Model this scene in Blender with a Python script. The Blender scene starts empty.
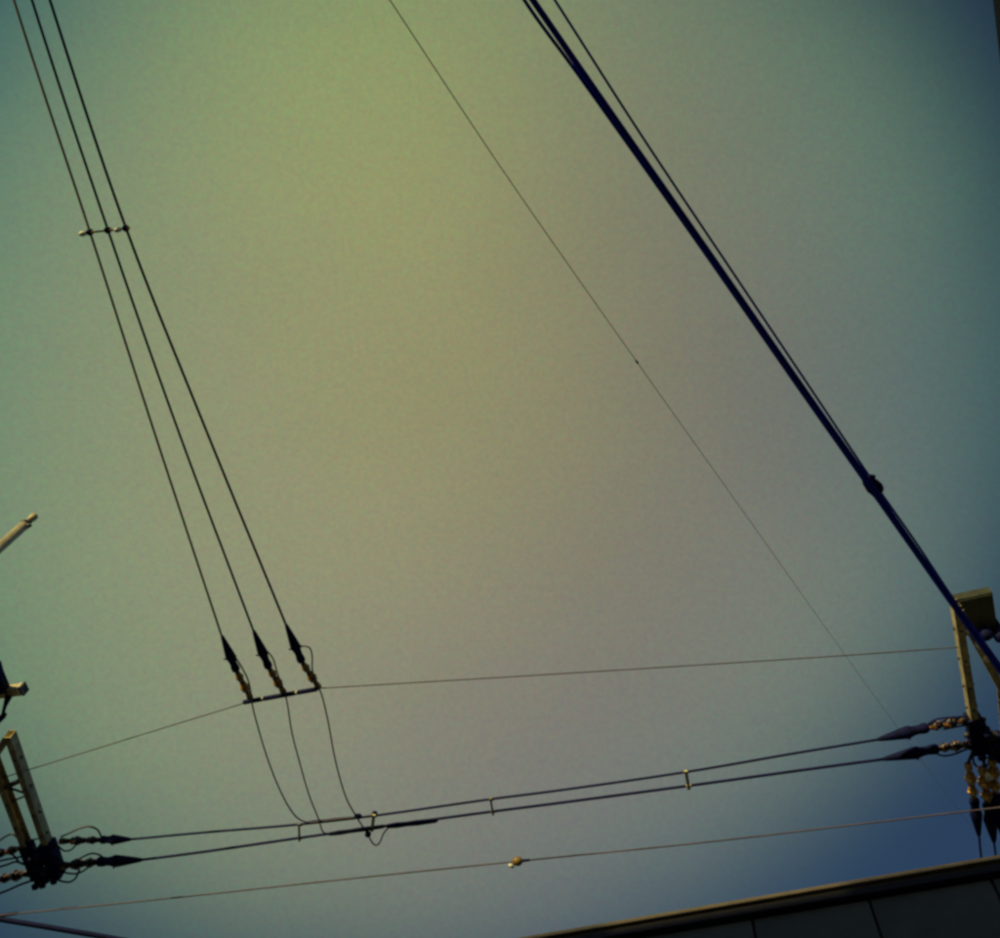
import bpy, math, random
from mathutils import Vector, Matrix
random.seed(7)
scene = bpy.context.scene
col = scene.collection

# ------------------------------------------------------------------ camera
ELEV, ROLL, CAMZ = math.radians(66), math.radians(10), 1.6
CAM = Vector((0, 0, CAMZ))
Fv = Vector((0, math.cos(ELEV), math.sin(ELEV)))
R0 = Vector((1, 0, 0)); U0 = Vector((0, -math.sin(ELEV), math.cos(ELEV)))
Rv = R0*math.cos(ROLL) + U0*math.sin(ROLL)
Uv = U0*math.cos(ROLL) - R0*math.sin(ROLL)
cam = bpy.data.cameras.new('camera')
cam.sensor_width = 36; cam.lens = 36; cam.clip_end = 3000
camo = bpy.data.objects.new('camera', cam); col.objects.link(camo)
m = Matrix((Rv, Uv, -Fv)).transposed().to_4x4(); m.translation = CAM
camo.matrix_world = m
scene.camera = camo

# ------------------------------------------------------------------ light
SUN_EL = math.radians(12)
SUN_AZ = math.radians(-133)          # measured from +Y towards +X: low, from behind the camera and to the left
sdir = Vector((math.sin(SUN_AZ)*math.cos(SUN_EL), math.cos(SUN_AZ)*math.cos(SUN_EL), math.sin(SUN_EL)))
sun = bpy.data.lights.new('sun', 'SUN'); sun.energy = 3.8; sun.angle = math.radians(0.6); sun.color = (1, .82, .40)
suno = bpy.data.objects.new('sun', sun); col.objects.link(suno)
suno.rotation_euler = sdir.to_track_quat('Z', 'Y').to_euler(); suno.location = (-10, -8, 20)

w = bpy.data.worlds.new('World'); scene.world = w; w.use_nodes = True
nt = w.node_tree; N = nt.nodes; Lk = nt.links; N.clear()
def nd(t, **k):
    n = N.new(t)
    for a, b in k.items(): setattr(n, a, b)
    return n
def mth(op, a, b=None, c=None, clamp=False):
    n = nd('ShaderNodeMath', operation=op, use_clamp=clamp)
    for i, v in enumerate((a, b, c)):
        if v is None: continue
        if isinstance(v, (int, float)): n.inputs[i].default_value = v
        else: Lk.new(v, n.inputs[i])
    return n.outputs[0]
def vm(op, a, b=None, out=0):
    n = nd('ShaderNodeVectorMath', operation=op)
    for i, v in enumerate((a, b)):
        if v is None: continue
        if isinstance(v, (tuple, list, Vector)): n.inputs[i].default_value = v
        else: Lk.new(v, n.inputs[i])
    return n.outputs[out]
D = nd('ShaderNodeTexCoord').outputs['Generated']
def noise(scale, detail=2, rough=.5, stretch=None):
    n = nd('ShaderNodeTexNoise'); n.inputs['Scale'].default_value = scale
    n.inputs['Detail'].default_value = detail; n.inputs['Roughness'].default_value = rough
    v = D
    if stretch: v = vm('MULTIPLY', D, stretch)
    Lk.new(v, n.inputs['Vector']); return n
# clear dusk sky
sky = nd('ShaderNodeTexSky', sky_type='NISHITA'); sky.sun_disc = False
sky.sun_elevation = SUN_EL; sky.sun_rotation = SUN_AZ
sky.air_density = 1.0; sky.dust_density = .6; sky.ozone_density = 4.0
# thin warm cloud overhead, with lens vignetting painted in as its fade to blue
n1 = noise(1.7, 3, .5).outputs['Color']
wob = vm('SCALE', vm('SUBTRACT', n1, (.5, .5, .5)), None); wob.node.inputs['Scale'].default_value = .05
Dw = vm('NORMALIZE', vm('ADD', D, wob))
CEN = Vector((-.0813, .3523, .9323)).normalized()
ang = mth('ARCCOSINE', vm('DOT_PRODUCT', Dw, CEN, 1))
vignette = mth('EXPONENT', mth('MULTIPLY', mth('POWER', mth('DIVIDE', ang, .542), 10), -1))
sep = nd('ShaderNodeSeparateXYZ'); Lk.new(D, sep.inputs[0])
mixd = nd('ShaderNodeCombineXYZ')
for i_ in range(3): Lk.new(mth('MULTIPLY', sep.outputs[i_], sep.outputs[(i_+1) % 3]), mixd.inputs[i_])
D2 = vm('MULTIPLY', D, D); DX = mixd.outputs[0]
patch = []
for c_, k_ in (((-.2032, .0323, .9786), 45), ((-.0345, .3851, .9222), 30), ((.3539, .5082, .7851), 45), ((0.2923, 0.6401, 0.7106), 80), ((0.3265, -0.0373, 0.9445), 60), ((-0.103, 0.6856, 0.7207), 12)):
    patch.append(mth('EXPONENT', mth('MULTIPLY', mth('SUBTRACT', vm('DOT_PRODUCT', Dw, c_, 1), 1), k_)))
chan = []
for k in ((1.458, .1222, .1713, -.3395, -.1816, -.0066, -.8066, .1266, -1.5507, .0682, .0360, .0492, .014, .002, .0),
          (1.5851, .0676, .2063, .1885, .0964, -.0379, -.9864, -.104, -1.6201, .0981, .0670, .0535, .026, .016, -.005),
          (.4145, -.2145, .1898, .0526, .0659, -.1122, -.2103, .2344, -.3985, -.0059, -.0137, .0009, .006, .006, .015)):
    v = mth('ADD', vm('DOT_PRODUCT', D, k[0:3], 1), mth('ADD', vm('DOT_PRODUCT', D2, k[3:6], 1), vm('DOT_PRODUCT', DX, k[6:9], 1)))
    for p_, g_ in zip(patch, k[9:]): v = mth('MULTIPLY_ADD', p_, g_, v)
    chan.append(mth('MAXIMUM', v, 0))
comb = nd('ShaderNodeCombineXYZ')
for i in range(3): Lk.new(mth('MULTIPLY', chan[i], vignette), comb.inputs[i])
# soft and fine mottling of the cloud
soft = noise(3.6, 3, .5, (1, 1.7, 1)).outputs['Fac']
fine = noise(210, 3, .8).outputs['Color']
sf = mth('MULTIPLY_ADD', soft, .14, .93)
fv = vm('ADD', vm('SCALE', vm('SUBTRACT', fine, (.5, .5, .5)), None), (1, 1, 1))
fv.node.inputs[0].links[0].from_node.inputs['Scale'].default_value = .60
cl = vm('MULTIPLY', comb.outputs[0], fv)
cl = vm('SCALE', cl, None); Lk.new(sf, cl.node.inputs['Scale'])
bgs = nd('ShaderNodeBackground'); Lk.new(sky.outputs[0], bgs.inputs[0]); bgs.inputs[1].default_value = .05
bgc = nd('ShaderNodeBackground'); Lk.new(cl, bgc.inputs[0]); bgc.inputs[1].default_value = 1.0
add = nd('ShaderNodeAddShader'); Lk.new(bgs.outputs[0], add.inputs[0]); Lk.new(bgc.outputs[0], add.inputs[1])
wo = nd('ShaderNodeOutputWorld'); Lk.new(add.outputs[0], wo.inputs[0])

vs = scene.view_settings
vs.view_transform = 'Standard'; vs.look = 'None'; vs.exposure = 0; vs.gamma = 1; vs.use_curve_mapping = False

scene.cycles.filter_width = 2.9        # the soft lens of a small camera

# ------------------------------------------------------------------ helpers
def at(px, py, z):
    """the point at height z that the photograph shows at (px, py)"""
    d = Fv + Rv*(px-500)/1000 + Uv*(469-py)/1000
    return CAM + d*((z-CAMZ)/d.z)
def mat(name, color, rough=.6, metal=0., var=.18, scale=14., bump=.0, dirt=None, spec=.5, lo_hi=(.36, .66)):
    M = bpy.data.materials.new(name); M.use_nodes = True
    t = M.node_tree; b = t.nodes['Principled BSDF']
    tc = t.nodes.new('ShaderNodeTexCoord')
    n = t.nodes.new('ShaderNodeTexNoise'); n.inputs['Scale'].default_value = scale
    n.inputs['Detail'].default_value = 5; n.inputs['Roughness'].default_value = .65
    t.links.new(tc.outputs['Object'], n.inputs['Vector'])
    r = t.nodes.new('ShaderNodeValToRGB')
    c = Vector(color); lo = c*(1-var); hi = c*(1+var)
    if dirt: lo = Vector(dirt)
    r.color_ramp.elements[0].position = lo_hi[0]; r.color_ramp.elements[0].color = (*lo, 1)
    r.color_ramp.elements[1].position = lo_hi[1]; r.color_ramp.elements[1].color = (*hi, 1)
    t.links.new(n.outputs['Fac'], r.inputs['Fac']); t.links.new(r.outputs[0], b.inputs['Base Color'])
    b.inputs['Roughness'].default_value = rough; b.inputs['Metallic'].default_value = metal
    b.inputs['Specular IOR Level'].default_value = spec
    if bump:
        bp = t.nodes.new('ShaderNodeBump'); bp.inputs['Strength'].default_value = bump; bp.inputs['Distance'].default_value = .01
        t.links.new(n.outputs['Fac'], bp.inputs['Height']); t.links.new(bp.outputs[0], b.inputs['Normal'])
    return M
MT = dict(
    cable=mat('black_sheathed_cable', (.010, .010, .075), .75, var=.3, scale=6, spec=.2),
    wire=mat('insulated_wire', (.10, .075, .095), .7, var=.35, scale=3),
    brownwire=mat('weathered_wire', (.36, .26, .15), .7, var=.3, scale=3),
    heavy=mat('blue_black_heavy_sheath', (.003, .014, .36), .75, var=.3, scale=6, spec=.2),
    cover=mat('blue_black_plastic_cover', (.003, .005, .05), .75, var=.3, spec=.2),
    porcelain=mat('brown_glazed_porcelain', (.75, .43, .07), .35, var=.3, scale=14, dirt=(.13, .05, .018)),
    darkporcelain=mat('patchy_brown_porcelain', (.42, .18, .04), .45, var=.3, scale=18, dirt=(.010, .008, .020), lo_hi=(.53, .62)),  # brown with random near-black patches
    steel=mat('galvanised_steel', (.58, .49, .20), .55, .0, var=.15, scale=9, bump=.1, dirt=(.28, .21, .09)),
    darksteel=mat('dark_steel', (.05, .048, .05), .55, var=.4, scale=20),
    cream=mat('cream_painted_pipe', (.46, .40, .22), .5, var=.12, scale=7, dirt=(.34, .29, .15)),
    yellow=mat('yellow_plastic', (.75, .66, .28), .5, var=.2),
    white=mat('white_plastic', (.80, .78, .55), .45, var=.1),
    orange=mat('faded_orange_plastic', (.24, .15, .035), .5, var=.3, scale=30),
    green=mat('grey_green_painted_box', (.035, .042, .020), .6, var=.3, scale=8),
    concrete=mat('concrete', (.30, .28, .23), .85, var=.2, scale=6, bump=.2),
    panel=mat('grey_cladding', (.095, .10, .075), .7, var=.2, scale=3, bump=.08),
    coping=mat('brown_metal_coping', (.21, .165, .085), .5, var=.2, scale=5),
    fascia=mat('black_fascia_and_shade', (.012, .011, .014), .7, var=.3),  # black also serves as painted shade below the coping
    roof=mat('dark_roof', (.03, .03, .032), .8, var=.3),
    eave=mat('dark_timber_eave', (.03, .026, .022), .8, var=.4),
    asphalt=mat('asphalt', (.12, .118, .11), .9, var=.3, scale=2.0, bump=.2),
)
class MB:
    def __init__(s): s.v = []; s.f = []; s.sm = []
    def add(s, vs_, fs, smooth=False):
        o = len(s.v); s.v += [Vector(v) for v in vs_]
        for f in fs: s.f.append([i+o for i in f]); s.sm.append(smooth)
        return s
    def box(s, c, ax, ay, az):
        c = Vector(c); vs_ = [c + ax*i + ay*j + az*k for i in (-1, 1) for j in (-1, 1) for k in (-1, 1)]
        return s.add(vs_, [(0, 1, 3, 2), (4, 6, 7, 5), (0, 4, 5, 1), (2, 3, 7, 6), (0, 2, 6, 4), (1, 5, 7, 3)])
    def bar(s, p, q, wd, ht, up=Vector((0, 0, 1))):
        d = (q-p); l = d.length; d = d/l; sd = d.cross(up).normalized(); u = sd.cross(d)
        return s.box((p+q)/2, d*l/2, sd*wd/2, u*ht/2)
    def tube(s, pts, rad, seg=8):
        pts = [Vector(p) for p in pts]; n = len(pts)
        if not isinstance(rad, (list, tuple)): rad = [rad]*n
        t0 = (pts[1]-pts[0]).normalized()
        a = t0.orthogonal().normalized(); vs_ = []
        for i, p in enumerate(pts):
            t = (pts[min(i+1, n-1)]-pts[max(i-1, 0)]).normalized()
            a = (a - t*a.dot(t)).normalized(); b = t.cross(a)
            for k in range(seg):
                an = 2*math.pi*k/seg; vs_.append(p + (a*math.cos(an)+b*math.sin(an))*rad[i])
        fs = [(i*seg+k, i*seg+(k+1) % seg, (i+1)*seg+(k+1) % seg, (i+1)*seg+k) for i in range(n-1) for k in range(seg)]
        o = len(s.v); s.add(vs_, fs, True)
        s.f.append([o+k for k in reversed(range(seg))]); s.sm.append(False)
        s.f.append([o+(n-1)*seg+k for k in range(seg)]); s.sm.append(False)
        return s
    def lathe(s, p, q, prof, seg=14):
        """prof: (fraction along p-q, radius)"""
        return s.tube([p.lerp(q, a) + (q-p)*(1e-5*i) for i, (a, _) in enumerate(prof)], [r for _, r in prof], seg)
    def channel(s, p, q, wd, ht, th, side, up=Vector((0, 0, 1))):
        """C section from p to q, web facing side"""
        d = (q-p).normalized(); sd = d.cross(up).normalized()*side; u = up
        pr = [(wd/2, -ht/2), (wd/2, ht/2), (-wd/2, ht/2), (-wd/2, ht/2-th), (wd/2-th, ht/2-th), (wd/2-th, -ht/2+th), (-wd/2, -ht/2+th), (-wd/2, -ht/2)]
        vs_ = [e + sd*a + u*b for e in (p, q) for a, b in pr]
        fs = [(i, (i+1) % 8, 8+(i+1) % 8, 8+i) for i in range(8)]
        fs += [(0, 5, 6, 7), (0, 1, 4, 5), (1, 2, 3, 4), (15, 14, 13, 8), (13, 12, 9, 8), (12, 11, 10, 9)]
        return s.add(vs_, fs)
    def build(s, name, m_, parent=None, origin=None):
        o0 = Vector(origin) if origin is not None else sum(s.v, Vector())/len(s.v)
        me = bpy.data.meshes.new(name)
        me.from_pydata([tuple(v-o0) for v in s.v], [], s.f)
        for p_, q_ in zip(me.polygons, s.sm): p_.use_smooth = q_
        me.materials.append(MT[m_])
        me.validate(); me.update()
        o = bpy.data.objects.new(name, me); col.objects.link(o)
        if parent:
            o.parent = parent; o.location = o0 - world_loc(parent)
        else: o.location = o0
        return o
def world_loc(o):
    l = o.location.copy()
    while o.parent: o = o.parent; l += o.location
    return l
def tag(o, label, cat, group=None, kind=None):
    if label: o['label'] = label
    if cat: o['category'] = cat
    if group: o['group'] = group
    if kind: o['kind'] = kind
    return o
def empty(name, loc, label, cat, group=None):
    o = bpy.data.objects.new(name, None); col.objects.link(o); o.location = loc; o.empty_display_size = .2
    return tag(o, label, cat, group)
def spline(P, n=8):
    P = [Vector(p) for p in P]
    if len(P) == 2: return [P[0].lerp(P[1], i/n) for i in range(n+1)]
    Q = [P[0]*2-P[1]] + P + [P[-1]*2-P[-2]]; out = []
    for i in range(1, len(Q)-2):
        a, b, c, d = Q[i-1:i+3]
        # centripetal Catmull-Rom
        t0 = 0; t1 = t0+max((b-a).length, 1e-4)**.5; t2 = t1+max((c-b).length, 1e-4)**.5; t3 = t2+max((d-c).length, 1e-4)**.5
        for k in range(n):
            t = t1+(t2-t1)*k/n
            A1 = a*((t1-t)/(t1-t0))+b*((t-t0)/(t1-t0)); A2 = b*((t2-t)/(t2-t1))+c*((t-t1)/(t2-t1)); A3 = c*((t3-t)/(t3-t2))+d*((t-t2)/(t3-t2))
            B1 = A1*((t2-t)/(t2-t0))+A2*((t-t0)/(t2-t0)); B2 = A2*((t3-t)/(t3-t1))+A3*((t-t1)/(t3-t1))
            out.append(B1*((t2-t)/(t2-t1))+B2*((t-t1)/(t2-t1)))
    return out + [P[-1]]
def ext(a, b, L):
    """a point L metres beyond b on the line a-b"""
    return b + (b-a).normalized()*L
def wire(name, pts, r, m_, label, cat, group=None, n=8, seg=8):
    o = MB().tube(spline(pts, n), r, seg).build(name, m_, None, pts[0])
    return tag(o, label, cat, group)
UP = Vector((0, 0, 1))

# ------------------------------------------------------------------ ground
g = MB().add([(-1500, -1500, 0), (1500, -1500, 0), (1500, 1500, 0), (-1500, 1500, 0)], [(0, 1, 2, 3)]).build('ground', 'asphalt', None, (0, 0, 0))
tag(g, None, None, kind='structure')

# ------------------------------------------------------------------ building at the lower right
ZT = 6.0
a = at(518, 938, ZT); b = at(1000, 855, ZT)
wd_ = (b-a).normalized()                       # along the wall, to the right
nrm = Vector((wd_.y, -wd_.x, 0))               # out of the wall, towards the street
L0, L1 = -2.6, 6.4
o0 = a
bl = empty('building', Vector((a.x, a.y, 0)), 'dark grey clad building with brown roof coping below the lower wire', 'building')
base = Vector((a.x, a.y, 0)) - nrm*.012
def wp(s, out, z): return base + wd_*s + nrm*out + UP*z
MB().add([wp(L0, -.10, 0), wp(L1, -.10, 0), wp(L1, -6, 0), wp(L0, -6, 0), wp(L0, -.10, ZT-.03), wp(L1, -.10, ZT-.03), wp(L1, -6, ZT-.03), wp(L0, -6, ZT-.03)],
         [(0, 1, 5, 4), (1, 2, 6, 5), (2, 3, 7, 6), (3, 0, 4, 7)]).build('wall', 'fascia', bl)
MB().box(wp((L0+L1)/2, -3.05, ZT-.07), wd_*(L1-L0)/2, nrm*2.9, UP*.025).build('roof', 'roof', bl)
MB().box(wp((L0+L1)/2, -.059, ZT-.012), wd_*(L1-L0)/2, nrm*.071, UP*.012).build('coping', 'coping', bl)
MB().box(wp((L0+L1)/2, -.055, ZT-.052), wd_*(L1-L0)/2, nrm*.04, UP*.027).build('dark_edge_strip', 'fascia', bl)  # black strip put in for the shade under the coping
j1 = at(638, 930, ZT-.2); j2 = at(755, 925, ZT-.2)
s1 = (j1-a).dot(wd_); s2 = (j2-a).dot(wd_); PW = .80
def joint(px):                                  # where the wall meets the sight line through px under the coping
    d = (at(px, 938, 3)-CAM); t = (base-CAM).dot(nrm)/d.dot(nrm); return ((CAM+d*t)-base).dot(wd_)
PW = joint(755)-joint(638)
s = joint(638) - PW*math.ceil((joint(638)-L0)/PW-1)
pm = {}
while s < L1-PW*.5:
    z = ZT-.082
    for rr in range(3):
        h = 1.9 if rr < 2 else z-.15
        c = wp(s+PW/2, -.0795, z-h/2)
        if h not in pm:
            mb = MB().box(c, wd_*(PW/2-.008), nrm*.02, UP*(h/2-.008))
            pm[h] = mb.build('cladding_panel', 'panel', bl)
        else:
            o = pm[h].copy(); col.objects.link(o); o.location = c - bl.location
        z -= h
    s += PW

# ------------------------------------------------------------------ neighbour's eave, upper right
ZE = 6.8
e0 = at(993, 0, ZE); e1 = at(1000, 60, ZE); ed = (e1-e0).normalized()
en = Vector((ed.y, -ed.x, 0))
if en.x < 0: en = -en
ea = e0 - ed*6.0; eb = e0 + ed*1.6
ho = empty('building', Vector((ea.x, ea.y, 0))+en*.7, 'dark building with a jutting black eave at the sky corner', 'building')
hl = (eb-ea).length
mid = (ea+eb)/2
MB().box(mid + en*2.2 - UP*.06, ed*hl/2, en*2.14, UP*.04).build('roof', 'roof', ho)
MB().box(mid + en*.022 - UP*.10, ed*hl/2, en*.022, UP*.10).build('dark_edge_strip', 'fascia', ho)
MB().box(mid + en*.38 - UP*.17, ed*(hl/2-.01), en*.33, UP*.012).build('soffit', 'fascia', ho)
MB().box(Vector((mid.x, mid.y, (ZE-.12)/2)) + en*2.5, ed*(hl/2-.3), en*1.8, UP*((ZE-.12)/2)).build('wall', 'concrete', ho)

# ------------------------------------------------------------------ unseen house added behind the camera, its height set to shade the wall
DN = 10.8
tt = DN/sdir.dot(nrm)
HB = ZT - .012 + tt*sdir.z
hb = empty('building', wp(-11, DN, 0), 'plain concrete building added out of view behind the photographer to shade the wall', 'building')
MB().box(wp(-11, DN+3.2, HB/2-.05), wd_*12, nrm*3.0, UP*(HB/2-.05)).build('wall', 'concrete', hb)
MB().box(wp(-11, DN+3.2, HB-.05), wd_*12.2, nrm*3.2, UP*.05).build('roof', 'roof', hb)
for fl in range(3):
    for k in range(8):
        c = wp(-21 + k*2.8, DN+.19, 2.0 + fl*2.9)
        wn = MB().box(c, wd_*.7, nrm*.03, UP*.7).build('window', 'darksteel', hb)
        MB().box(c - nrm*.05 - UP*.75, wd_*.8, nrm*.07, UP*.04).build('sill', 'concrete', wn)

# ------------------------------------------------------------------ poles and crossarms
ZA = 10.3
def pole(top, h, r0, r1, label):
    p = empty('utility_pole', Vector((top.x, top.y, 0)), label, 'pole')
    b_ = Vector((top.x, top.y, 0)); t_ = Vector((top.x, top.y, h))
    MB().lathe(b_, t_, [(0, r0), (.5, (r0+r1)/2), (1, r1)], 20).build('shaft', 'concrete', p)
    MB().lathe(t_, t_+UP*.05, [(0, r1*1.08), (.7, r1*1.08), (1, r1*.7)], 20).build('cap', 'darksteel', p)
    for z in (h-.3, h-1.6):
        MB().lathe(Vector((top.x, top.y, z-.04)), Vector((top.x, top.y, z+.04)), [(0, r1*1.12), (1, r1*1.12)], 20).build('band', 'darksteel', p)
    for k in range(8):
        sd = Vector((1, 0, 0)) if k % 2 else Vector((-.5, .8, 0))
        q = Vector((top.x, top.y, 2.6+k*.9))
        MB().tube([q, q+sd*.34], .011, 6).build('step_bolt', 'darksteel', p)
    return p
pl = at(-48, 790, ZA); pole(pl, 10.5, .17, .10, 'concrete utility pole that carries the pale twin channel crossarm')
pr = at(1022, 660, ZA); pole(pr, 10.5, .17, .10, 'concrete utility pole that carries the yellow lit crossarm frame')

def crossarm(A0, A1, B0, B1, polep, side, label, ties=True):
    c = empty('crossarm_frame', A0, label, 'crossarm')
    H, W = .13, .075
    aa = MB().channel(A0, A1, W, H, .009, side).build('channel_arm', 'steel', c)
    bb = MB().channel(B0, B1, W, H, .009, -side).build('channel_arm', 'steel', c)
    d = (A1-A0).normalized()
    MB().channel(A0 + (B0-A0)*.06 + UP*.004, B0 + d*.02 + UP*.004, W*.98, H*.98, .009, side).build('end_brace', 'steel', c)
    for arm, p, q, sg in ((aa, A0, A1, side), (bb, B0, B1, -side)):
        dd = (q-p).normalized(); sd = dd.cross(UP).normalized()
        for f in (.16, .36, .55, .70):
            x = p.lerp(q, f)
            for e in (-1, 1):
                MB().lathe(x + sd*e*(W/2-.002), x + sd*e*(W/2+.020), [(0, .017), (1, .015)], 6).build('bolt', 'darksteel', arm)
            MB().lathe(x - UP*(H/2-.002), x - UP*(H/2+.016), [(0, .013), (1, .011)], 6).build('bolt', 'darksteel', arm)
    def P(f, g_): return A0.lerp(A1, f).lerp(B0.lerp(B1, max(0, (f-.15)/.85)), g_)
    if ties:
        MB().bar(P(.30, .0)-UP*.03, P(.36, 1.12)-UP*.03, .045, .045).build('tie_bar', 'darksteel', c)
        MB().tube([P(.42, .05), P(.46, .95)], .011, 6).build('tie_rod', 'darksteel', c)
        MB().tube([P(.36, .85), P(.42, .1)], .016, 6).build('tie_rod', 'darksteel', c)
    else:
        for f in (.25, .42, .58):
            x = A0.lerp(B0, f) - UP*.07
            MB().lathe(x - UP*.05, x + UP*.05, [(0, .02), (.3, .038), (.7, .038), (1, .02)], 10).build('clip', 'yellow', c)
    x = P(.36, 1.0)
    MB().bar(x - UP*.02, Vector((polep.x, polep.y, x.z-.02)), .07, .06).build('pole_bracket', 'darksteel', c)
    # dark dead-end fittings clamped round the far ends
    for g_, f0, f1, wv in ((0, .77, 1.02, .15), (1, .76, 1.01, .12)):
        p, q = P(f0, g_), P(f1, g_)
        MB().bar(p, q, wv, .155).build('end_fitting', 'cover', c)
        for f in (.15, .5, .85):
            x = p.lerp(q, f); sd = (q-p).cross(UP).normalized()
            for e in (-1, 1):
                MB().lathe(x + sd*e*wv*.45, x + sd*e*(wv/2+.045), [(0, .032), (.6, .028), (1, .018)], 8).build('bolt', 'darksteel', c)
    for f, wv in ((.86, .08), (.97, .05)):
        MB().bar(P(f, 0)-UP*.01, P(f, 1)-UP*.01, wv, .09).build('cross_plate', 'darksteel', c)
    for g_, f in ((.30, .82), (.55, .90), (.75, .84), (.35, 1.0), (.62, 1.03), (.0, 1.02), (1.0, 1.03)):
        x = P(f, g_)
        MB().lathe(x - UP*.15, x + UP*.09, [(0, .02), (.15, .048), (.3, .03), (.5, .055), (.7, .03), (.85, .045), (1, .02)], 10).build('pin_bolt', 'cover', c)
    return c
# left frame
LA0, LA1 = at(10, 734, ZA), at(57, 872, ZA)
LB0, LB1 = at(-7, 757, ZA), at(38, 876, ZA)
crossarm(LA0, LA1, LB0, LB1, pl, 1, 'pale twin channel crossarm below the cream mast tip')
# right frame
RA0, RA1 = at(955, 603, ZA), at(978, 748, ZA)
RB0, RB1 = at(1003, 690, ZA), at(1008, 752, ZA)
crossarm(RA0, RA1, RB0, RB1, pr, -1, 'yellow lit channel crossarm frame beside the grey green box', False)
# box on the right pole
bx = at(975, 612, ZA+.35)
bo = empty('equipment_box', bx, 'grey green equipment box above the yellow lit crossarm', 'box')
bxd = (RA1-RA0).normalized(); bxs = bxd.cross(UP).normalized()
MB().box(bx, bxs*.175, bxd*.225, UP*.055).build('case', 'green', bo)
MB().box(bx - UP*.058, bxs*.16, bxd*.21, UP*.010).build('lid', 'green', bo)
MB().bar(bx + bxs*.15 + bxd*.1 + UP*.02, Vector((pr.x, pr.y, bx.z+.02)), .06, .06).build('bracket', 'darksteel', bo)
for i in (-1, 1):
    q = bx + bxd*(.22+.03*i) + bxs*(.10+.07*i) - UP*.05
    MB().lathe(q + UP*.02, q - UP*.16, [(0, .06), (.3, .055), (.4, .075), (.6, .06), (.75, .07), (1, .03)], 12).build('bushing', 'cover', bo)

# ------------------------------------------------------------------ insulator strings
COVER = [(0, .015), (.06, .021), (.25, .034), (.45, .047), (.58, .055), (.64, .050), (.70, .042), (.80, .038), (.90, .046), (.97, .044), (1, .034)]
DISC = [(0, .024), (.08, .031), (.30, .036), (.48, .052), (.58, .053), (.62, .040), (.66, .033), (.76, .043), (.82, .042), (.87, .030), (1, .024)]
def strain(tip, mid_, end, label, group=None, sc=1.0, side=UP, cov='cover', lump=True, ins='porcelain'):
    """tip: where the wire enters the cover, mid_: cover end, end: anchor"""
    t = empty('strain_insulator', end, label, 'insulator', group)
    d = (tip-mid_).normalized()
    mb = MB().lathe(tip, mid_, [(a_, r*sc) for a_, r in COVER])
    if lump:
        sd = side.normalized(); q = tip.lerp(mid_, .60)
        mb.lathe(q, q + sd*.062*sc + d*.01, [(0, .03*sc), (.5, .027*sc), (1, .014*sc)], 10)
        q = tip.lerp(mid_, .68)
        mb.lathe(q, q - sd*.085*sc + d*.01, [(0, .010*sc), (1, .008*sc)], 8)
    mb.build('clamp_cover', cov, t)
    x = end-mid_
    for f0, f1, k in ((.02, .38, .86), (.36, .78, 1.0)):
        MB().lathe(mid_ + x*f0, mid_ + x*f1, [(a_, r*sc*k) for a_, r in DISC]).build('porcelain_disc', ins, t)
    MB().lathe(mid_ + x*.76, end, [(0, .026*sc), (.3, .030*sc), (.75, .038*sc), (1, .034*sc)], 10).build('clevis', ins, t)
    return t
ZB = ZA
# ------------------------------------------------------------------ branch line: support wire, bar, three strings, three wires
bar0, bar1 = at(243.5, 702.5, ZB), at(318, 689, ZB)
sw = 'thin grey support wire from the '
wire('support_wire', [ext(at(160, 729, ZA), at(-14, 783, ZA), .9), at(-14, 783, ZA), at(22, 772, ZA), at(120, 741.5, ZA), at(245, 703, ZB)], .0062, 'wire', sw + 'pale left crossarm rising to the insulated bar', 'wire', 'support wires of the branch bar')
wire('support_wire', [at(318, 688.5, ZB), at(500, 677.5, ZB-.02), at(700, 665, ZB-.03), at(860, 654.5, ZB-.02), at(962, 647, ZA)], .0062, 'wire', sw + 'insulated bar across to the yellow lit crossarm', 'wire', 'support wires of the branch bar')
bt = empty('tap_bar', (bar0+bar1)/2, 'dark blue insulated bar where three wires dead end', 'bar')
MB().tube([bar0, bar1], .019, 12).build('core', 'darksteel', bt)
for f0, f1 in ((.0, .245), (.275, .70), (.735, .985)):
    MB().lathe(bar0.lerp(bar1, f0), bar0.lerp(bar1, f1), [(0, .022), (.03, .027), (.97, .027), (1, .022)], 12).build('sleeve', 'cover', bt)
for f in (.26, .717):
    MB().lathe(bar0.lerp(bar1, f-.008), bar0.lerp(bar1, f+.008), [(0, .024), (1, .024)], 12).build('ring', 'white', bt)
BR = [((222, 636), (236.5, 671), (250.5, 698.5), [(14, 0), (90, 232), (152, 425), (222, 637)]),
      ((253.5, 630.5), (269, 668), (284, 693), [(32, 0), (108, 230), (178, 430), (253.5, 631)]),
      ((286, 624.5), (302, 662), (319, 688), [(50, 0), (126, 228), (202, 420), (286, 625)])]
grp = 'branch wires running overhead'
pos = ['toward the pale crossarm', 'middle of the three', 'toward the yellow lit crossarm']
rightdir = (at(400, 640, ZB)-at(300, 640, ZB)).normalized()
for i, (tp, md, en_, wp_) in enumerate(BR):
    tip, mid_, end = at(*tp, ZB+.03), at(*md, ZB+.02), at(*en_, ZB+.035)
    strain(tip, mid_, end, 'brown strain insulator on the tap bar, ' + pos[i], 'strain insulators of the branch', 1.0, rightdir)
    zz = [10.95, 10.6, 10.42, ZB+.03]
    P = [at(*p, z) for p, z in zip(wp_, zz)]
    P = [ext(P[1], P[0], 14) + UP*1.2, ext(P[1], P[0], 6)+UP*.35] + P
    wire('branch_wire', P, [.0125, .0125, .0135][i] if i else .0120, 'brownwire' if i == 0 else 'cable', 'thin overhead branch wire, ' + pos[i], 'wire', grp, 10)
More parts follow.
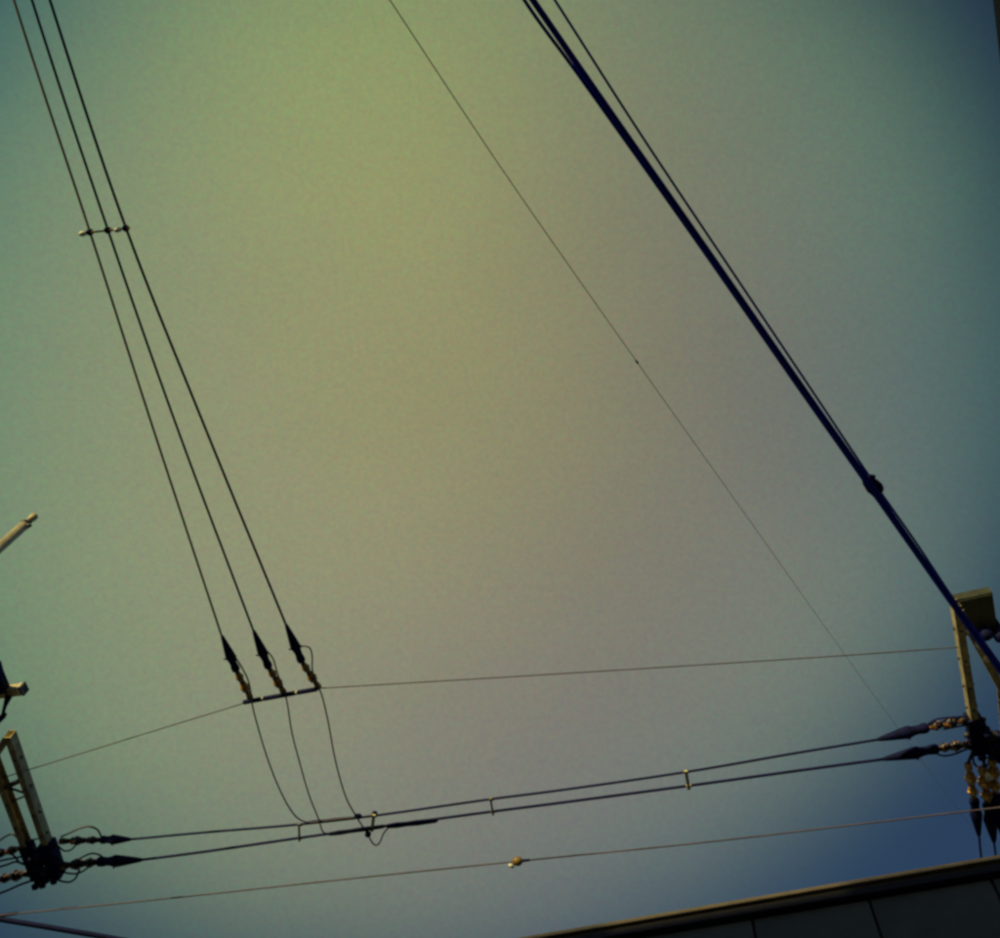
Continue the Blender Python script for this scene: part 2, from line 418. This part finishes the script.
# spacer on the branch
sp0, sp1, sp2 = at(90, 232, 10.6), at(108, 230, 10.6), at(126, 228, 10.6)
so = empty('wire_spacer', sp1, 'brown three wire spacer with yellow clips on the branch wires', 'spacer')
x = (sp2-sp0).normalized()
MB().bar(sp0 - x*.03 - UP*.022, sp2 + x*.045 - UP*.022, .016, .026).build('spacer_bar', 'porcelain', so)
for p in (sp0, sp1, sp2):
    MB().lathe(p - UP*.045, p + UP*.035, [(0, .018), (.3, .031), (.7, .031), (1, .018)], 10).build('clamp', 'cover', so)
for p in (sp0 - x*.045, sp2 - x*.055):
    MB().lathe(p - UP*.07 - x*.03, p - UP*.05 + x*.03, [(0, .012), (.4, .026), (1, .018)], 8).build('clip', 'white', so)

# ------------------------------------------------------------------ main line, two conductors
ZM = ZA - .02
M1 = [(131, 839.5), (200, 833), (300, 824.5), (372, 816.2), (491, 799.3), (560, 790.4), (687, 772), (800, 752.5), (879, 739.5)]
M2 = [(142, 860), (200, 852.5), (300, 838), (372, 828), (493, 811.6), (560, 803), (688, 786), (800, 770.5), (884, 759.2)]
def sagz(px): u = (px-40)/930; return ZM - .22*4*u*(1-u)
wire('main_conductor', [at(x_, y_, sagz(x_)) for x_, y_ in M1], .0135, 'cable', 'dark conductor between the crossarms, the one on the tap bar side', 'wire', 'main conductors between the crossarms')
wire('main_conductor', [at(x_, y_, sagz(x_)) for x_, y_ in M2], .0155, 'cable', 'thicker dark conductor between the crossarms, far side from the tap bar', 'wire', 'main conductors between the crossarms')
def up_side(p): return (at(500, 400, ZA)-at(500, 500, ZA)).normalized()
near = up_side(0)
strain(at(131, 839.5, sagz(131)), at(101, 840, ZM), at(60, 841.5, ZM), 'brown strain insulator on the pale crossarm nearest the tap bar', None, 1.05, near, ins='darkporcelain')
strain(at(142, 860, sagz(142)), at(98, 862, ZM), at(62, 866, ZM), 'lumpy dark strain insulator on the tip of the pale crossarm', None, 1.3, near, ins='darkporcelain')
strain(at(878, 739.7, sagz(878)), at(928, 727.5, ZM), at(966, 719.5, ZM), 'brown strain insulator on the yellow lit crossarm, nearer its box', None, 1.2, near, ins='darkporcelain')
strain(at(883, 759.4, sagz(883)), at(938, 748.5, ZM), at(968, 744.5, ZM), 'brown strain insulator on the tip of the yellow lit crossarm', None, 1.2, near, ins='darkporcelain')
# link rods beside the strings
for p, q, lb in (((943, 729.5), (967, 725), 'short dark link rod beside the strain insulator of the yellow lit crossarm'),):
    wire('link_rod', [at(*p, ZM), at(*q, ZM)], .010, 'darksteel', lb, 'rod')
# spacers
def spacer(p, q, m_, label):
    p = at(*p, sagz(p[0])); q = at(*q, sagz(q[0]))
    t = empty('wire_spacer', (p+q)/2, label, 'spacer', 'spacers of the main conductors')
    d = (q-p).normalized()
    MB().bar(p - d*.03 - UP*.02, q + d*.03 - UP*.02, .034 if m_ == 'yellow' else .020, .02).build('spacer_bar', m_, t)
    c = d.cross(UP).normalized()
    for e in (p, q):
        MB().lathe(e - c*.034, e + c*.034, [(0, .012), (.2, .018), (.8, .018), (1, .012)], 10).build('clamp', 'darksteel' if m_ != 'yellow' or e is p else 'yellow', t)
spacer((299.5, 824.7), (299.8, 838), 'steel', 'olive spacer clip between the main conductors, nearest the pale crossarm')
spacer((374, 815.8), (372.5, 828), 'yellow', 'yellow spacer clip above the looped jumper end')
spacer((491, 799.4), (493, 811.7), 'steel', 'olive spacer clip on the main conductors above the ball marker')
spacer((686, 772), (688.5, 786), 'yellow', 'yellow spacer clip on the main conductors, nearest the yellow lit crossarm')

# jumpers from the branch to the main line
def dropz(y): 
    u = min(max((y-700)/125, 0), 1); return ZB - .05 - .20*u
def jumper(pts, label, r=.0085):
    P = []
    for x_, y_ in pts:
        P.append(at(x_, y_, (ZB + .02 - .07*max(0, min(1, (y_-650)/50))) if y_ < 700 else dropz(y_)))
    wire('jumper_wire', P, r, 'wire', label, 'wire', 'jumper wires from the tap bar', 6)
jumper([(234, 655), (243, 669.5), (248, 680), (251, 693), (252.3, 705), (259, 731), (268, 760), (279, 788), (290, 809), (298, 818.5), (307, 822.3), (330, 820.3), (359, 817)], 'grey jumper wire curving sideways onto the thinner main conductor')
jumper([(262, 647), (272, 657), (278, 675), (284, 690), (287, 702), (292, 733), (299.5, 762), (309, 795), (318.5, 819), (324, 833), (332, 834), (350, 831), (370, 828)], 'grey jumper wire dropping straight between its two neighbours')
jumper([(296, 646), (309, 647.5), (312, 655), (312.3, 669), (315, 680), (321, 693), (328, 721), (334, 754), (339.5, 777), (347, 800), (356.5, 817), (368, 835), (372.5, 843), (376, 845.5), (379.5, 843), (384, 833), (390, 826.5)], 'grey jumper wire ending in a small hanging loop')
# taped joints on the main line
def joint_sleeve(p, q, r, label):
    p = at(*p, sagz(p[0])-.012); q = at(*q, sagz(q[0])-.012)
    pr_ = [(0, r*.4), (.04, r*.8), (.2, r), (.4, r*.85), (.6, r), (.8, r*.9), (.95, r*.8), (1, r*.4)]
    return tag(MB().lathe(p, q, pr_, 10).build('joint_sleeve', 'cover', None, p), label, 'sleeve', 'taped joints')
joint_sleeve((306, 823), (357, 817.7), .021, 'taped joint on the thinner conductor beside the first jumper')
joint_sleeve((328, 834.5), (386, 826.2), .027, 'taped joint under the straight jumper on the thicker conductor')
joint_sleeve((386, 826.6), (438, 820.5), .032, 'taped joint next to the looped jumper end')
k = at(368, 834.5, dropz(835))
tag(MB().lathe(k - UP*.035, k + UP*.035, [(0, .015), (.25, .034), (.75, .034), (1, .015)], 10).build('wire_clamp', 'cover', None, k), 'small black clamp on the looped jumper end', 'clamp')
k = at(358, 816.5, sagz(358)-.01)
tag(MB().lathe(k - rightdir*.04, k + rightdir*.04, [(0, .018), (.25, .032), (.75, .032), (1, .018)], 10).build('wire_clamp', 'cover', None, k), 'small black clamp where the looped jumper crosses the thinner conductor', 'clamp')
k = at(374.5, 813.5, sagz(375)+.02)
tag(MB().lathe(k - rightdir*.025, k + rightdir*.03, [(0, .016), (.25, .028), (.75, .028), (1, .016)], 10).build('wire_clamp', 'cover', None, k), 'small black clamp on top of the yellow spacer clip', 'clamp')

# hardware left of the left crossarm
strain(at(-40, 866, ZM), at(-6, 856, ZM), at(24, 847, ZM), 'dark strain insulator behind the pale crossarm leading out of view', None, 1.0, near, ins='darkporcelain')
strain(at(-42, 888, ZM), at(-2, 880, ZM), at(29, 873, ZM), 'lumpy dark strain insulator behind the tip of the pale crossarm', None, 1.3, near, ins='darkporcelain')
lw = at(-40, 866, ZM); wire('main_conductor', [lw, ext(at(24, 847, ZM), lw, 5)], .0135, 'cable', 'dark conductor leaving behind the pale crossarm', 'wire')
lw = at(-42, 888, ZM); wire('main_conductor', [lw, ext(at(29, 873, ZM), lw, 5)], .0150, 'cable', 'dark conductor leaving behind the tip of the pale crossarm', 'wire')
def loop(pts, label, r=.011, m_='wire', z=ZM):
    wire('jumper_wire', [at(x_, y_, z + (p_[0] if p_ else 0)) for x_, y_, *p_ in pts], r, m_, label, 'wire', None, 6)
loop([(61, 837), (70, 833), (80, 828.5), (89, 826.7), (97, 829.5), (101.5, 837)], 'thin jumper arching over the strain insulator nearest the tap bar')
loop([(64, 865), (74, 863), (83, 857), (93, 853.6), (101, 856), (104, 860)], 'thin jumper arching over the lumpy strain insulator')
loop([(44, 877), (52, 878), (60, 881), (69, 882.3), (75, 879), (79.5, 870)], 'thin jumper sagging under the lumpy strain insulator', .012, 'cable')
loop([(-8, 846), (0, 840.5), (7, 836), (12, 834.3), (17, 837.5), (22, 843)], 'thin jumper arching behind the pale crossarm')
loop([(30, 881.5), (20, 885), (10, 889.5), (0, 893.5), (-25, 902)], 'dark lead running out below the tip of the pale crossarm', .014, 'cable')
loop([(-20, 865.5), (0, 861), (22, 856.8)], 'dark lead between the insulators behind the pale crossarm', .012, 'cable')
loop([(20, 843), (34, 839.6), (46, 838)], 'short thin lead between the two pale channels', .009)

loop([(-20, 852), (-6, 849), (6, 851), (14, 856), (20, 863), (28, 866)], 'dark lead sagging from the crossing jumper to the pale crossarm end', .012, 'cable')
loop([(-20, 871), (-4, 868), (8, 864.5), (16, 862), (24, 864)], 'dark lead rising to the pale crossarm end fitting', .013, 'cable')
loop([(40, 846), (52, 843), (58, 846), (64, 851), (71, 850), (76, 845)], 'thin lead dipping under the insulator nearest the tap bar', .010, 'cable')
loop([(56, 868), (66, 873), (78, 873.5), (88, 868), (94, 864)], 'thin lead hugging the lumpy strain insulator from below', .011, 'cable')
loop([(985, 738), (992, 741), (997, 737), (1004, 739)], 'dark lead crossing inside the yellow lit crossarm end', .016, 'cable')
loop([(977, 748), (973, 757), (976, 766), (984, 768), (990, 761), (996, 752)], 'dark lead looping above the hanging insulators', .012, 'cable')
loop([(928, 724), (936, 719.5), (946, 718), (958, 717), (968, 716)], 'thin lead above the strain insulator nearer the box', .010, 'cable')
loop([(934, 753), (944, 756), (955, 754), (965, 750), (973, 747)], 'thin lead below the tip insulator of the yellow lit crossarm', .010, 'cable')

# ------------------------------------------------------------------ hardware right: strings leading away
def hang(top, mid_, end_, tail, label, sc):
    t, m_, e_ = at(*top, ZM-.05), at(*mid_, ZM-.08), at(*end_, ZM-.10)
    strain(e_, m_, t, label, None, sc, rightdir, lump=False)
    q = at(*tail, ZM-.12)
    wire('main_conductor', [e_, q, ext(e_, q, 9)], .012, 'cable', 'dark conductor leading away from the ' + label.split(' at the')[0].split(' hanging')[0], 'wire')
hang((968, 764), (974, 799), (979, 836), (981, 856), 'slim brown insulator hanging under the yellow lit crossarm', 1.15)
hang((982, 768), (988, 803), (994, 842), (996, 858), 'stout brown insulator hanging beside the slim one', 1.35)
hang((992, 758), (996, 794), (1003, 836), (1006, 856), 'brown insulator with a white cap at the frame of the yellow lit crossarm', 1.3)
for p, q, lb in (((974, 749), (967, 766), 'short dark strut above the slim hanging insulator'), ((982, 750), (985, 770), 'short dark strut above the stout hanging insulator'), ((986, 736), (996, 758), 'short dark strut above the white capped insulator')):
    wire('link_rod', [at(*p, ZM), at(*q, ZM-.05)], .018, 'darksteel', lb, 'rod')
k0, k1 = at(987, 773, ZM-.12), at(989.5, 780, ZM-.12)
tag(MB().lathe(k0, k1, [(0, .01), (.3, .03), (.8, .04), (1, .02)], 10).build('insulator_cap', 'white', None, k0), 'small white cap between the hanging insulators', 'cap')

# ------------------------------------------------------------------ lower wire with ball marker, lower left cable
ZL = 9.2
LW = [(-60, 921.5), (0, 915.5), (160, 899.5), (340, 880), (517, 861.5), (700, 843), (850, 825.5), (967, 811.5)]
P = [at(x_, y_, ZL - .1*4*((x_+60)/1030)*(1-(x_+60)/1030)) for x_, y_ in LW]
wire('lower_wire', [ext(P[1], P[0], 3)] + P + [ext(P[-2], P[-1], 3)], .0075, 'wire', 'thin lower wire with an orange ball marker below the main conductors', 'wire', None, 8)
for p, q, r, lb in (((-4, 916.5), (18, 913.2), .018, 'dark sleeve on the lower wire beside the thick cable'), ((60, 909.3), (78, 907.5), .011, 'slim dark sleeve on the lower wire past the thick cable')):
    p = at(*p, ZL); q = at(*q, ZL)
    tag(MB().lathe(p, q, [(0, r*.5), (.1, r), (.9, r), (1, r*.5)], 10).build('joint_sleeve', 'cover', None, p), lb, 'sleeve')
k = at(517, 861.5, ZL-.1)
ld = (at(600, 853, ZL)-at(517, 861.5, ZL)).normalized()
bm = empty('wire_marker', k, 'small orange ball marker on the lower wire', 'marker')
MB().lathe(k - ld*.055, k + ld*.060, [(0, .012), (.12, .028), (.32, .042), (.55, .047), (.78, .040), (.92, .025), (1, .012)], 14).build('body', 'orange', bm)
MB().lathe(k - ld*.085 - near*.01 - UP*.02, k - ld*.03 - near*.045 - UP*.03, [(0, .008), (.4, .020), (1, .012)], 8).build('clip', 'white', bm)
MB().lathe(k + ld*.055, k + ld*.13, [(0, .016), (1, .011)], 8).build('grip', 'cover', bm)
P = [at(-120, 899, 8.4), at(0, 919.5, 8.4), at(60, 929.5, 8.4), at(140, 944, 8.4), at(420, 1010, 8.3)]
wire('thick_cable', [ext(P[1], P[0], 2)] + P, .026, 'cover', 'thick dark cable crossing under the lower wire by the pale crossarm', 'cable')

# ------------------------------------------------------------------ heavy cables overhead to the right pole
ZC = 7.8
CA = [(533, 0), (600, 97), (700, 240), (800, 384), (880, 498), (955, 606), (1000, 669)]
P = [at(x_, y_, ZC) for x_, y_ in CA]
lead = at(430, -150, ZC+.3)
wire('thick_cable', [ext(P[0], lead, 8)+UP*.4, lead] + P + [ext(P[-2], P[-1], .75)], .0185, 'heavy', 'thickest blue black cable running overhead to the yellow lit crossarm', 'cable', None, 8, 10)
CB = [(524.5, 0), (541, 24), (567, 59), (598, 102), (700, 246), (800, 390), (880, 503.5), (955, 610), (1000, 673)]
P = [at(x_, y_, ZC+.02) for x_, y_ in CB]
lead = at(425, -165, ZC+.3)
wire('thin_cable', [ext(P[0], lead, 8)+UP*.4, lead] + P + [ext(P[-2], P[-1], .75)], .0105, 'heavy', 'thin dark cable lashed along the underside of the thickest cable', 'cable', None, 8)
CC = [(555, 0), (640, 133), (740, 283), (815, 395), (868, 474), (915, 541), (955, 601), (1000, 664)]
P = [at(x_, y_, ZC+.25) for x_, y_ in CC]
lead = at(455, -155, ZC+.5)
wire('thin_cable', [ext(P[0], lead, 8)+UP*.4, lead] + P + [ext(P[-2], P[-1], .75)], .0078, 'heavy', 'thin grey cable beside the thickest cable with open sky between', 'cable')
# clamp where they meet
k = at(871, 487, ZC+.04); cd = (at(880, 498, ZC)-at(800, 384, ZC)).normalized(); cs = cd.cross(UP).normalized()
kc = empty('cable_clamp', k, 'lumpy black clamp joining the thickest cable and the thin grey cable', 'clamp')
sgn = 1 if cs.dot(at(890, 480, ZC)-at(870, 490, ZC)) > 0 else -1
cs = cs*sgn
MB().lathe(k - cd*.085 + cs*.00, k + cd*.085 + cs*.0, [(0, .02), (.2, .034), (.6, .038), (1, .022)], 10).build('body', 'cover', kc)
MB().lathe(k - cd*.05 + cs*.028, k + cd*.075 + cs*.036, [(0, .014), (.25, .032), (.6, .038), (.85, .03), (1, .012)], 10).build('bolted_grip', 'cover', kc)
MB().lathe(k - cd*.08 + cs*.0, k - cd*.05 + cs*.06, [(0, .02), (.6, .022), (1, .014)], 8).build('bolt', 'cover', kc)

# faint wire
FW = [(390, 0), (500, 166), (637, 362), (740, 507), (845, 655), (905, 738), (960, 812)]
FZ = [9.4, 10.4, 12.6, 15.4, 19.5, 23.0, 27.0]
P = [at(x_, y_, z_) for (x_, y_), z_ in zip(FW, FZ)]
lead = at(320, -106, 9.0)
wire('faint_wire', [ext(P[0], lead, 10), lead] + P + [ext(P[-2], P[-1], 6)], .0046, 'brownwire', 'faint single brown wire crossing the open sky alone', 'wire', None, 8, 6)
k = at(637, 362, 12.6); fd = (P[3]-P[2]).normalized()
tag(MB().lathe(k - fd*.05, k + fd*.05, [(0, .006), (.3, .013), (.7, .013), (1, .006)], 8).build('wire_clamp', 'darksteel', None, k), 'tiny knot clamp on the faint single brown wire', 'clamp')

# ------------------------------------------------------------------ mast and bracket at the left edge
ms = at(24, 525.5, 11.6)
mo = empty('steel_mast', Vector((ms.x, ms.y, 0)), 'cream pipe mast with a capped tip', 'mast')
def mz(z): return Vector((ms.x, ms.y, z))
MB().lathe(mz(0), mz(11.62), [(0, .085), (1, .056)], 20).build('pipe', 'cream', mo)
MB().lathe(mz(11.60), mz(11.66), [(0, .060), (.5, .062), (1, .050)], 20).build('collar', 'darksteel', mo)
MB().lathe(mz(11.655), mz(11.86), [(0, .040), (.6, .038), (.66, .045), (.92, .045), (1, .03)], 16).build('tip', 'steel', mo)
q = mz(11.60) + Vector((.05, -.03, -.02)); MB().lathe(q, q+Vector((.05, .0, -.01)), [(0, .022), (1, .018)], 8).build('bolt', 'darksteel', mo)

ZK = 10.75
s0, s1 = at(-60, 702, ZK), at(26.5, 688.5, ZK)
sd_ = (s1-s0).normalized(); sc_ = sd_.cross(UP).normalized()
kb = empty('bracket_arm', s0, 'dark bracket arm with a square tube end above the pale crossarm', 'bracket')
MB().channel(s0, s1 - sd_*.02, .10, .11, .010, 1).build('square_tube', 'steel', kb)
MB().box(s1 - sd_*.03, sd_*.008, sc_*.060, UP*.062).build('end_plate', 'darksteel', kb)
MB().box(s1 - sd_*.075, sd_*.010, sc_*.055, UP*.058).build('end_ring', 'white', kb)
# gusset above: curved dark plate
pts = [at(-12, 655, ZK), at(0, 663, ZK), at(2, 671, ZK), at(6, 681, ZK), at(10, 690, ZK), at(-12, 694, ZK)]
mb = MB(); n = len(pts)
mb.add([p + UP*.03 for p in pts] + [p - UP*.062 for p in pts], [tuple(range(n)), tuple(reversed(range(n, 2*n)))] + [(i, i+n, (i+1) % n+n, (i+1) % n) for i in range(n)])
mb.build('gusset', 'cover', kb)
MB().tube([at(9, 695, ZK-.04), at(5, 706, ZK-.04), at(2, 717, ZK-.04), at(-8, 727, ZK-.04)], [.045, .022, .018, .018], 10).build('strut', 'cover', kb)
q0, q1 = at(5.5, 714, ZK-.04), at(-6, 725, ZK-.04)
MB().lathe(q0, q1, [(0, .02), (.2, .034), (.8, .034), (1, .02)], 10).build('joint', 'cover', kb)
MB().bar(s0 + sd_*.05, Vector((pl.x, pl.y, s0.z)), .06, .06).build('pole_bracket', 'darksteel', kb)
